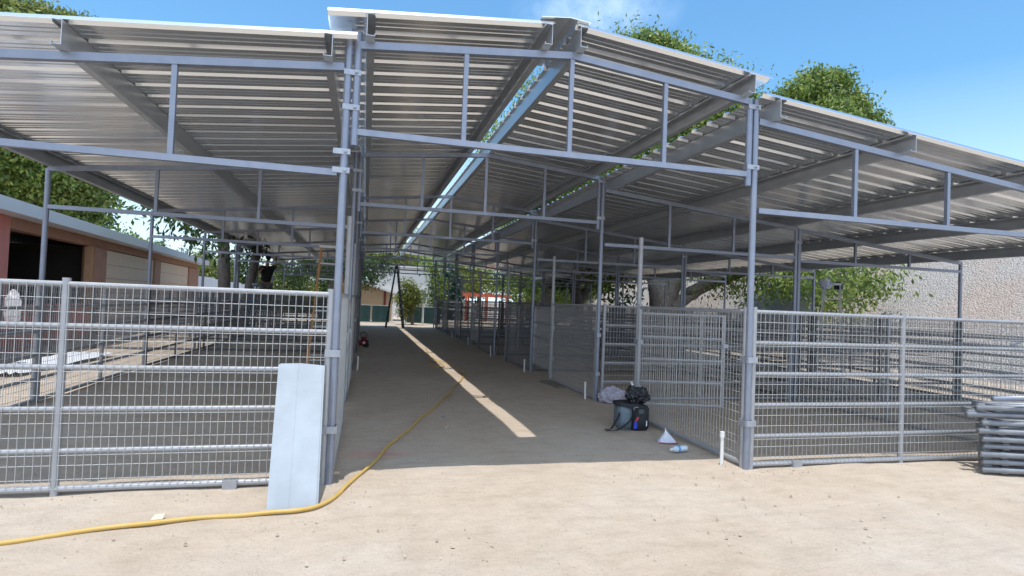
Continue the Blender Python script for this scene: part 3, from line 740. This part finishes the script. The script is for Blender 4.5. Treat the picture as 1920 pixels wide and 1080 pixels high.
for (hx,hy,hz) in ((.24,.52,1.35),(-.19,.51,1.77)):
    for i in range(4):
        a = Vector((hx-.03+.02*i, hy, hz)); fing.path([a, a+Vector((0,.045,.015)), a+Vector((0,.07,-.01+.004*i))],.009,6,[.010,.009,.007])
    fing.path([(hx-.04,hy-.03,hz),(hx-.06,hy,hz+.01),(hx-.05,hy+.03,hz)],.009,6)
fing.build('fingers', SKIN, wk, smooth=True)

# ------------------------------------------------------------------ vegetation
def leaves(blobs, n, size, seed, droop=.5, per=9, spread=.35, flat=1.):
    r = np.random.default_rng(seed)
    blobs = np.array(blobs, float)            # x,y,z,rx,ry,rz
    wgt = (blobs[:,3]*blobs[:,4]*blobs[:,5])**(2/3); wgt /= wgt.sum()
    nc = n//per; idx = r.choice(len(blobs), nc, p=wgt)
    d = r.normal(size=(nc,3)); d /= np.linalg.norm(d,axis=1)[:,None]
    rad = r.uniform(.35,1.0,nc)**.5*r.uniform(.82,1.12,nc)
    cen = blobs[idx,:3]+d*rad[:,None]*blobs[idx,3:6]
    cen = np.repeat(cen, per, 0); m = len(cen)
    p = cen + r.normal(0,spread,(m,3))*np.array([1,1,.8])
    ax = r.normal(size=(m,3))*.8 + np.repeat(r.normal(size=(nc,3))*.5, per, 0); ax[:,2] -= droop; ax /= np.linalg.norm(ax,axis=1)[:,None]
    t = r.normal(size=(m,3)); s = np.cross(ax,t); s /= np.linalg.norm(s,axis=1)[:,None]
    ln = size*r.uniform(.6,1.3,m)[:,None]; wd = ln*.17*flat*r.uniform(.8,1.3,m)[:,None]
    v = np.empty((m,4,3)); v[:,0] = p; v[:,1] = p+ax*ln*.5+s*wd; v[:,2] = p+ax*ln; v[:,3] = p+ax*ln*.5-s*wd
    me = bpy.data.meshes.new('crown'); me.vertices.add(m*4); me.vertices.foreach_set('co', v.reshape(-1))
    me.loops.add(m*4); me.loops.foreach_set('vertex_index', np.arange(m*4)); me.polygons.add(m)
    me.polygons.foreach_set('loop_start', np.arange(m)*4); me.polygons.foreach_set('loop_total', np.full(m,4)); me.update(calc_edges=True)
    return me
def tree(name, label, loc, blobs, n, size, leafm, trunk, seed, droop=.5, group=None, spread=.3, cat='tree', flat=1., per=9, tufts=None):
    o = thing(name, label, cat, loc, 0, group)
    if trunk:
        t = MB()
        for pts_, rads in trunk: t.path(smoothp(pts_,4) if len(pts_) > 2 else pts_, .1, 9, list(np.interp(np.linspace(0,1,(len(pts_)-1)*4+1 if len(pts_)>2 else 2), np.linspace(0,1,len(rads)), rads)))
        t.build('trunk', BARK, o, smooth=True)
    me = leaves(blobs, n, size, seed, droop, spread=spread, flat=flat, per=per); me.materials.append(leafm); link('crown', me, o)
    if tufts:
        me = leaves(tufts[0], tufts[1], size, seed+500, droop, spread=.2, flat=1.2, per=14); me.materials.append(tufts[2]); link('crown', me, o)
    return o
def rblobs(c, Rr_, k, seed, s=.42, zf=.8):
    r = np.random.default_rng(seed); out = []
    for i in range(k):
        d = r.normal(size=3); d /= np.linalg.norm(d); q = r.uniform(.35,.85)
        rr_ = Rr_*s*r.uniform(.65,1.15)
        out.append((c[0]+d[0]*Rr_*q, c[1]+d[1]*Rr_*q, c[2]+d[2]*Rr_*q*zf, rr_, rr_, rr_*.75))
    return out
# big tree on the right behind the barn, trunk showing under the eave
tree('leafy_tree','large spreading tree with thick forked grey trunk behind the right stalls',(12.1,21.9,0),
     rblobs((-.5,3,8.6),5.6,20,1) + [(-4.5,4,8.2,2.2,2.2,1.7),(-6,3,8.6,1.8,1.8,1.3),(-.6,.2,10.6,1.5,1.3,1.1),(.6,-.2,9.9,1.4,1.2,1.1),(-2.0,.4,11.0,1.2,1.1,1.0),(1.8,-.3,9.2,1.2,1.1,1.0),(1.6,-1.2,3.6,1.5,1.3,1.5),(2.9,-1.6,3.3,1.4,1.2,1.5),(4.2,-1.9,3.2,1.3,1.1,1.3),(5.4,-2.0,3.5,1.1,1.,1.1),(-2.6,.2,3.2,1.,.9,1.0),(2.2,-5.2,2.9,1.1,1.0,.9),(3.2,-6.0,2.5,1.2,1.0,.9),(4.2,-6.3,2.8,1.0,.9,.7),(2.8,-4.2,3.6,1.2,1.2,.8),(3.3,-5.8,1.7,.8,.8,.5)],
     95000, .20, LEAFA, [([(0,0,-.1),(.05,0,1.3),(-.1,.1,2.6),(-.6,.4,4.4),(-1.6,1.4,7.5)],[.66,.55,.48,.36,.12]),
      ([(.1,0,1.4),(.5,-.1,2.7),(1.2,0,4.5),(2,1,8)],[.45,.36,.26,.1]),([(.2,-.1,1.3),(1.3,-.6,2.3),(2.8,-1.2,3.0),(4.6,-1.8,3.6)],[.30,.24,.17,.06]),
      ([(-.1,.1,3.6),(0,2.4,6.4),(.6,4.2,9.5)],[.3,.2,.08]),([(.9,-.5,2.2),(2.0,-3.2,3.3),(3.4,-5.9,2.9)],[.2,.13,.05])], 21, droop=.7, tufts=([(-2.1,.3,12.3,.55,.5,.5),(-1.4,.2,12.1,.5,.5,.6),(-1.0,.1,12.75,.55,.5,.45),(-.3,-.1,12.4,.6,.5,.5),(.4,-.2,12.1,.6,.5,.45),(1.1,-.4,11.6,.6,.5,.45),(1.7,-.5,11.35,.45,.4,.4),(2.3,-.6,10.95,.5,.5,.4),(3.1,-.8,10.7,.45,.4,.3),(-.8,.1,11.6,1.3,.8,.6),(1.2,-.3,10.9,1.3,.8,.6)],19000,LEAFA))
tree('leafy_tree','rounded green tree at the far right whose top shows above the roof edge',(17.1,20.4,2.4),
     rblobs((-.2,0,5.6),2.3,12,2,s=.45,zf=.95) + [(0,0,6.2,1.7,1.7,1.7),(-1.3,-.7,2.2,1.5,1.3,1.2),(-2.6,-1.0,2.0,1.3,1.2,1.1),(-3.9,-1.1,2.2,1.2,1.1,1.1)],
     42000, .19, LEAFA, [([(0,0,-.3),(.1,0,2.),(0,.1,4.5),(.3,.2,7.5)],[.35,.28,.2,.07]),([(0,0,1.2),(-1.3,-.5,2.4),(-3.,-.9,3.0)],[.18,.12,.05])], 22, droop=.7, tufts=([(.5,-.6,8.75,.55,.6,.5),(.15,-.8,8.1,.8,.6,.6),(-.7,-.8,7.9,.75,.6,.5),(1.25,-.7,7.7,.6,.5,.5),(1.9,-.5,6.9,.55,.5,.5),(-1.5,-.9,7.2,.8,.6,.5),(-2.0,-.9,6.7,.6,.5,.5),(1.8,-.4,8.9,.6,.6,.55),(2.5,-.6,8.05,.65,.6,.55),(3.0,-.8,7.2,.7,.6,.5),(1.9,-.6,7.7,.9,.7,.7),(3.4,-.8,6.5,.6,.5,.5),(2.6,-.7,6.7,.9,.7,.6),(.5,-1.4,7.0,1.1,.7,.7),(1.5,-.9,6.2,.8,.6,.6)],25000,LEAFA))
tree('leafy_tree','dark trunked tree standing behind the barn right of the second post row',(10.9,28.5,0),
     rblobs((0,2,7.5),4.2,12,3) + [(1.5,0,3.2,1.2,1.2,1.2),(-1,0,3.4,1.2,1.2,1.1),(2.6,0,2.6,1,1,1.2)], 15000, .32, LEAFB,
     [([(0,0,-.1),(-.1,0,1.8),(-.5,.2,3.4),(-1.,1,6.5)],[.42,.33,.28,.1]),([(0,0,1.6),(.7,.1,3.0),(1.2,1,6)],[.26,.2,.08])], 23)
tree('leafy_tree','dark trunked tree behind the barn beside the orange pergola',(10.6,33.5,0),
     rblobs((0,2,7),4.,12,4) + [(1.6,0,2.9,1.1,1.1,1.),(-1.2,0,3.2,1.2,1.2,1.1)], 13000, .34, LEAFA, [([(0,0,-.1),(.2,0,2.2),(.8,.2,4.2),(1,1,6.5)],[.45,.36,.26,.1])], 24)
# trees far behind on the right
for i,(x,y,r_,z,lm,lab) in enumerate([(13.5,47,3.4,3.2,LEAFA,'bushy green tree far behind the right stalls, second from the pergola'),(9.8,50,3.2,3.4,LEAFC,'yellow green tree just right of the orange pergola far behind'),
        (6.5,52,3.,3.4,LEAFA,'green tree far behind, above the orange pergola'),(17.5,44,3.4,3.,LEAFC,'light green tree far behind the dark trunks on the right'),(6.3,44,1.1,2.2,LEAFD,'blue green conifer far behind between white building and pergola'),
        (13.0,40,2.2,2.,LEAFC,'low light green tree glimpsed behind the right trunks')]):
    bl_ = rblobs((0,0,z),r_,10,30+i) if lm is not LEAFD else [(0,0,.8+q*.55,1.2-.15*q,1.2-.15*q,.6) for q in range(7)]
    tree('background_tree', lab, (x,y,0), bl_, 7000 if r_>2 else 4000, .32, lm, [([(0,0,-.1),(0,0,z)],[.25,.15])], 40+i, group='trees far behind the right stalls')
# trees seen above the far end
for i,(x,y,r_,z) in enumerate([(-2.,62,4,6.2),(2.5,64,4,6.6),(7,66,4,6.6)]):
    tree('background_tree', ['green tree far beyond the barn end, left one','green tree far beyond the barn end, middle one','green tree far beyond the barn end, right one'][i], (x,y,0), rblobs((0,0,z),r_,10,50+i), 6000, .42, [LEAFA,LEAFC,LEAFA][i], [([(0,0,-.1),(0,0,z)],[.3,.2])], 55+i, group='trees beyond the far end')
# left side
tree('leafy_tree','huge bright green tree behind the red stable at the left edge',(-16.6,31.5,0),
     rblobs((0,0,9),5.6,22,6,s=.4) + [(3.4,-.6,4.9,1.8,1.8,1.5),(3.7,-.8,5.4,1.1,1.2,1.1),(2.6,0,7.5,2,2,1.8),(-1,0,4.5,3,2.5,2),(3.9,-1,4.2,.9,1.0,.8),(1.5,0,12.6,2.3,2.,1.5)],
     70000, .24, LEAFA, [([(0,0,-.1),(.1,0,3),(.4,0,7),(1,0,11)],[.6,.5,.35,.1])], 61, flat=1.3, tufts=([(1.2,-.8,13.4,1.8,1.2,.9),(3.2,-.9,13.2,1.3,1.,.7),(-.6,-.8,13.6,1.5,1.2,.9),(3.6,-1.6,5.6,1.2,1,.8),(3.9,-1.6,4.7,.7,.8,.6),(2.4,-1.6,6.3,1.3,1,.8)],20000,LEAFC))
tree('leafy_tree','twin trunked grey barked tree just outside the left eave with dark hanging sprays',(-4.75,22.3,0),
     rblobs((-.6,.5,7.6),2.8,10,7) + [(-1.,-3.9,3.75,.45,.35,.3),(-.5,-3.9,3.55,.4,.3,.35),(.0,-3.9,3.4,.35,.3,.4),(.35,-3.7,3.0,.28,.28,.4),(-.2,-2,4.6,.7,.9,.5),(.6,-.5,3.4,.6,.6,.5)], 13000, .24, LEAFB,
     [([(-.15,0,-.1),(-.1,0,1.4),(-.2,0,3.2),(-.6,.3,6.5)],[.27,.21,.19,.1]),([(.6,-.2,-.1),(.72,-.2,1.3),(.95,-.1,3.0),(1.4,.4,6.)],[.20,.17,.15,.08]),([(-.2,0,4.2),(-.3,-2,4.5),(-.5,-3.6,3.9)],[.1,.06,.02])], 62, droop=.9)
for i,(x,y,r_,z,lm,lab) in enumerate([(-16.5,47.5,1.6,4.0,LEAFA,'pale green tree top showing over the red stable roof'),(-19.7,63.6,1.3,4.6,LEAFD,'small dark conifer top just above the far roof of the red stable'),(-18.4,66.6,1.6,3.6,LEAFD,'dusky conifer behind the end of the red stable'),(-16.8,68.2,1.9,4.0,LEAFD,'taller dusky conifer left of the silver pole'),(-13.8,65.4,2.2,2.6,LEAFD,'grey green tree far behind the white fence')]):
    bl_ = rblobs((0,0,z),r_,9,70+i) if i==0 else [(0,0,.6+q*(z+r_)/9,r_*(1-.1*q),r_*(1-.1*q),.8) for q in range(9)]
    tree('background_tree', lab, (x,y,0), bl_, 5000, .36, lm, [([(0,0,-.1),(0,0,z)],[.2,.1])], 75+i, group='trees far behind the red stable')
# shrubs behind the white fence
labs = ['tall yellow green shrub behind the white fence, nearest the red stable','second shrub behind the white fence, yellow green','dark shrub behind the white fence left of the tree trunks','shrub behind the white fence between the tree trunks','bright shrub behind the white fence right of the trunks','dark shrub behind the white fence under the worker','light green shrub behind the white fence left of the orange ladder','dark green shrub behind the fence at the orange ladder','green shrub behind the left aisle posts','light shrub beyond the left aisle posts']
for i in range(10):
    t = i/9; x = -11.2+9.3*t; y = 44.1+11.6*t
    h = [4.2,3.9,4.3,3.8,4.0,3.5,3.2,3.8,4.0,3.4][i]
    tree('shrub', labs[i], (x,y,0), [(random.uniform(-.3,.3),random.uniform(-.3,.3),.5+q*(h-.8)/5,1.2-.14*q,1.1-.14*q,.55) for q in range(6)], 4200, .26, [LEAFC,LEAFC,LEAFB,LEAFC,LEAFC,LEAFB,LEAFC,LEAFB,LEAFA,LEAFC][i], [([(0,0,-.1),(0,0,h*.7)],[.08,.04])], 90+i, group='row of shrubs behind the white fence', cat='shrub')
# small tree at the end of the aisle
tree('young_tree','small bushy yellow green tree at the end of the aisle before the screened fence',(2.45,33.3,0),
     [(0,0,1.5,.55,.5,.45),(.2,0,1.9,.5,.45,.4),(-.35,0,1.55,.4,.4,.35),(-.1,0,2.3,.35,.35,.35),(.35,0,1.35,.35,.35,.3),(-.2,.1,.75,.45,.35,.4)], 3800, .17, LEAFC, [([(.25,0,-.1),(.2,0,.8),(0,0,2.2)],[.10,.08,.03])], 110, spread=.14, cat='tree')
tree('leafy_tree','overhanging tree with dark leaves at the far left end of the aisle',(-2.2,38,0),
     [(.6,-2.,3.2,1.,.8,.7),(1.6,-2.2,2.9,.9,.7,.5),(2.5,-2.4,2.5,.5,.5,.5),(-.6,-1,3.6,1.3,1.2,1),(2.,-2.0,3.4,.8,.7,.5),(3.2,-2.,3.3,.7,.6,.5),(-2,0,3.4,1.4,1.2,1.2)], 9000, .20, LEAFB, [([(0,0,-.1),(.1,0,2.),(.4,-.5,3.4)],[.2,.16,.08]),([(.3,-.4,3.0),(1.5,-1.8,3.2),(2.7,-2.2,2.9)],[.09,.05,.02])], 111, droop=.8, spread=.2)
tree('young_tree','thin leafy tree behind the right rails near the aisle end',(4.2,35.5,0),
     [(0,0,1.6,.6,.5,.6),(.1,0,2.5,.55,.5,.5),(-.2,0,3.3,.5,.5,.4)], 2200, .2, LEAFA, [([(0,0,-.1),(0,0,3.2)],[.05,.03])], 112, spread=.2)

# ------------------------------------------------------------------ red stable on the left
st = thing('stable_building', 'long red stucco stable with dark open stall, tan board doors and pale flat roof', 'stable', (-7.2,13.8,0), math.atan2(.997,-.0762))
# local x runs along the wall, local -y faces the barn
MB().box(-5,-.0,0,.4,4.6,2.86).build('wall', STUCR, st)
MB().box(.4,0,0,5.1,.18,1.0).build('knee_wall', STUCR, st)
MB().box(.4,.02,2.62,20.4,.30,2.858).build('header_beam', WOODB, st)
MB().box(4.98,-.02,0,5.12,.16,2.615).build('jamb', WOODO, st)
MB().box(5.125,-.05,0,6.1,.26,2.6).build('corner_post', WOODB, st)
for a,b_ in ((6.1,11.6),(12.5,18.0)):
    bd = MB(); z = .45; 
    while z < 2.6:
        bd.box(a+.002,.02,z,b_-.002,.08,min(z+.42,2.615)); z += .43
    bd.build('board_panel', TANP, st)
MB().box(6.1,.03,0,18.0,.12,.448).build('plinth', WOODB, st)
MB().box(11.6,-.04,0,12.5,.24,2.6).build('corner_post', WOODB, st)
MB().box(18.0,-.04,0,20.4,.24,2.6).build('corner_post', WOODB, st)
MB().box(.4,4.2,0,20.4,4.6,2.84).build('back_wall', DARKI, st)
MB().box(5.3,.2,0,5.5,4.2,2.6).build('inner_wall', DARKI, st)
MB().box(19.9,.25,0,20.38,4.2,2.61).build('end_wall', STUCR, st)
rf = MB().add([(-5.3,-.45,2.86),(20.8,-.45,2.86),(20.8,4.9,2.95),(-5.3,4.9,2.95),(-5.3,-.45,3.12),(20.8,-.45,3.12),(20.8,4.9,3.25),(-5.3,4.9,3.25)],[(0,3,2,1),(4,5,6,7),(0,1,5,4),(1,2,6,5),(2,3,7,6),(3,0,4,7)]); rf.build('roof', ROOFW, st)
sb = MB()
for i in range(28): sb.tube((.5+i*.17,.09,1.0),(.5+i*.17,.09,1.42),.010,5)
sb.tube((.42,.09,1.42),(4.95,.09,1.42),.016,6); sb.build('window_bars', GALV, st)

# white vinyl fence
vf = thing('vinyl_fence','tall white vinyl fence running back beyond the red stable','fence',(-9.3,36.2,0), math.atan2(17.2,2.1))
for i in range(8):
    h = 2.3-.085*i
    MB().box(i*2.4+.055,-.02,.03,(i+1)*2.4-.055,.02,h).build('fence_panel', VINYL, vf)
    MB().box(i*2.4-.055,-.055,0,i*2.4+.055,.055,h+.06).build('fence_post', VINYL, vf)
# silver pole left
pl_ = thing('metal_pole','thick pale metal pole standing by the left eave in front of the twin trunks','pole',(-4.05,20.2,0))
MB().tube((0,0,-.05),(0,0,3.05),.085,14).build('shaft', CLAMPM, pl_, smooth=True)
MB().path([(0,0,3.04),(.02,0,3.10),(.12,0,3.13)],.085,12,[.085,.08,.05]).build('elbow', CLAMPM, pl_, smooth=True)

# tarp and bag in the left run
b = MB(); nx,ny = 14,10
for j in range(ny+1):
    for i in range(nx+1):
        b.v.append((-6.05+i*.06+random.uniform(-.02,.02)+j*.01, 10.7+j*.34, .03+.04*abs(math.sin(i*1.3+j*.9))+random.uniform(0,.02)))
for j in range(ny):
    for i in range(nx): a = j*(nx+1)+i; b.f.append((a,a+1,a+nx+2,a+nx+1))
o = b.build('tarp', TARP, smooth=True); tag(o,'crumpled white tarp lying on the sunny strip along the far left fence','tarp')
o = blob('feed_sack', mat('white_sack',(.75,.74,.74),.8,0,col2=(.6,.55,.58),nscale=8), (-5.95,11.9,1.0), (.12,.10,.34), 12, .25, 'white sack hanging on the far left run fence', 'sack')
MB().box(-.06,-.10,-.30,.05,-.04,-.2).build('red_mark', REDP, o)

# ------------------------------------------------------------------ far end of the aisle
wf = thing('screened_fence','low fence covered with dark green windscreen across the end of the aisle','fence',(0,34.6,0))
for i, (x0, x1) in enumerate([(-2.6,-.8),(-.8,.4),(.4,1.5),(2.4,3.4),(3.4,4.5)]):
    b = MB(); n = 8; st_ = (x1-x0-.1)/n
    for k in range(n):
        xa, xb = x0+.05+k*st_, x0+.05+(k+1)*st_; ya, yb = .02*math.sin(k*1.9+i), .02*math.sin((k+1)*1.9+i)
        b.add([(xa,ya,.06),(xb,yb,.06),(xb,yb,1.0),(xa,ya,1.0),(xa,ya+.01,.06),(xb,yb+.01,.06),(xb,yb+.01,1.0),(xa,ya+.01,1.0)],[(0,1,2,3),(7,6,5,4),(3,2,6,7),(0,4,5,1)])
    b.build('windscreen', SCREEN, wf)
    MB().tube((x0,0.05,-.05),(x0,0.05,1.12),.025,8).build('fence_post', FGALV, wf)
    MB().tube((x0,0.05,1.02),(x1,0.05,1.02),.018,8).build('top_rail', FGALV, wf)
wg = thing('pipe_gate','white pipe gate at the end of the aisle between the green screens','gate',(1.6,34.55,0))
for x in (0,.72): MB().box(x-.04,-.04,-.02,x+.04,.04,1.12).build('gate_post', PVC, wg)
for z in (.25,.62,1.0): MB().tube((.04,0,z),(.68,0,z),.018,8).build('rail', PVC, wg)
sh = thing('tan_shed','tan stucco shed with low gable roof behind the green screen','shed',(-1.8,38.6,0))
MB().box(0,0,0,3.6,3,1.75).build('wall', TANW, sh)
MB().add([(-.1,-.3,2.25),(1.6,-.3,2.5),(4.6,-.3,1.55),(-.1,3,2.25),(1.6,3,2.5),(4.6,3,1.55),(-.1,-.3,2.15),(1.6,-.3,2.38),(4.6,-.3,1.45),(-.1,3,2.15),(1.6,3,2.38),(4.6,3,1.45)],
   [(0,3,4,1),(1,4,5,2),(6,7,10,9),(7,8,11,10),(0,1,7,6),(1,2,8,7),(3,9,10,4),(4,10,11,5),(0,6,9,3),(2,5,11,8)]).build('roof', ROOFW, sh)
MB().add([(0,0,1.752),(3.6,0,1.752),(1.6,0,2.37),(0,0,2.14),(0,.1,1.752),(3.6,.1,1.752),(1.6,.1,2.37),(0,.1,2.14)],[(0,1,2,3),(7,6,5,4),(1,5,6,2),(0,3,7,4)]).build('gable', TANW, sh)
MB().box(3.0,-.08,0,3.14,-.005,2.0).build('corner_trim', mat('dark_red_trim',(.16,.03,.03),.7), sh)
pb_ = thing('white_building','plain pale building standing across behind the aisle end','building',(.2,47,0))
MB().box(0,0,0,6.6,6,4.0).build('wall', PALEW, pb_)
MB().box(-.2,-.2,4.0,6.8,6.2,4.2).build('roof', ROOFW, pb_)
MB().box(3.6,-.04,1.2,4.6,-.003,2.2).build('window', mat('dark_glass',(.12,.14,.16),.2), pb_)
MB().box(1.0,-.04,1.3,2.6,-.003,1.45).build('siding_band', ROOFW, pb_)
ff = thing('rail_fence','white rail fence behind the small tree at the end of the aisle','fence',(2.9,36.0,0))
for i in range(3): MB().box(i*1.6-.04,-.04,0,i*1.6+.04,.04,1.5).build('fence_post', PVC, ff)
for z in (.9,1.1,1.35): MB().box(.04,-.02,z,3.16,.02,z+.07).build('rail', PVC, ff)
# orange pergola
pg = thing('pergola','orange red pergola far behind the right stalls','pergola',(6.9,41.5,0), R(-14))
for x in (.25,1.7,3.2):
    for y in (.2,2.6): MB().box(x-.07,y-.07,0,x+.07,y+.07,1.85).build('post', ORANGE, pg)
for y in (.2,2.6): MB().box(-.1,y-.05,1.852,3.5,y+.05,2.06).build('beam', ORANGE, pg)
for i in range(9): MB().box(i*.4,-.2,2.062,i*.4+.07,2.9,2.14).build('rafter', ORANGE, pg)
# diagonal brace pole at right run
o = MB().tube((13.1,9.2,.9),(15.0,8.4,2.15),.03,8).build('brace_pole', GALV); tag(o,'slanting steel brace pole in front of the gravel bank at right','pole')
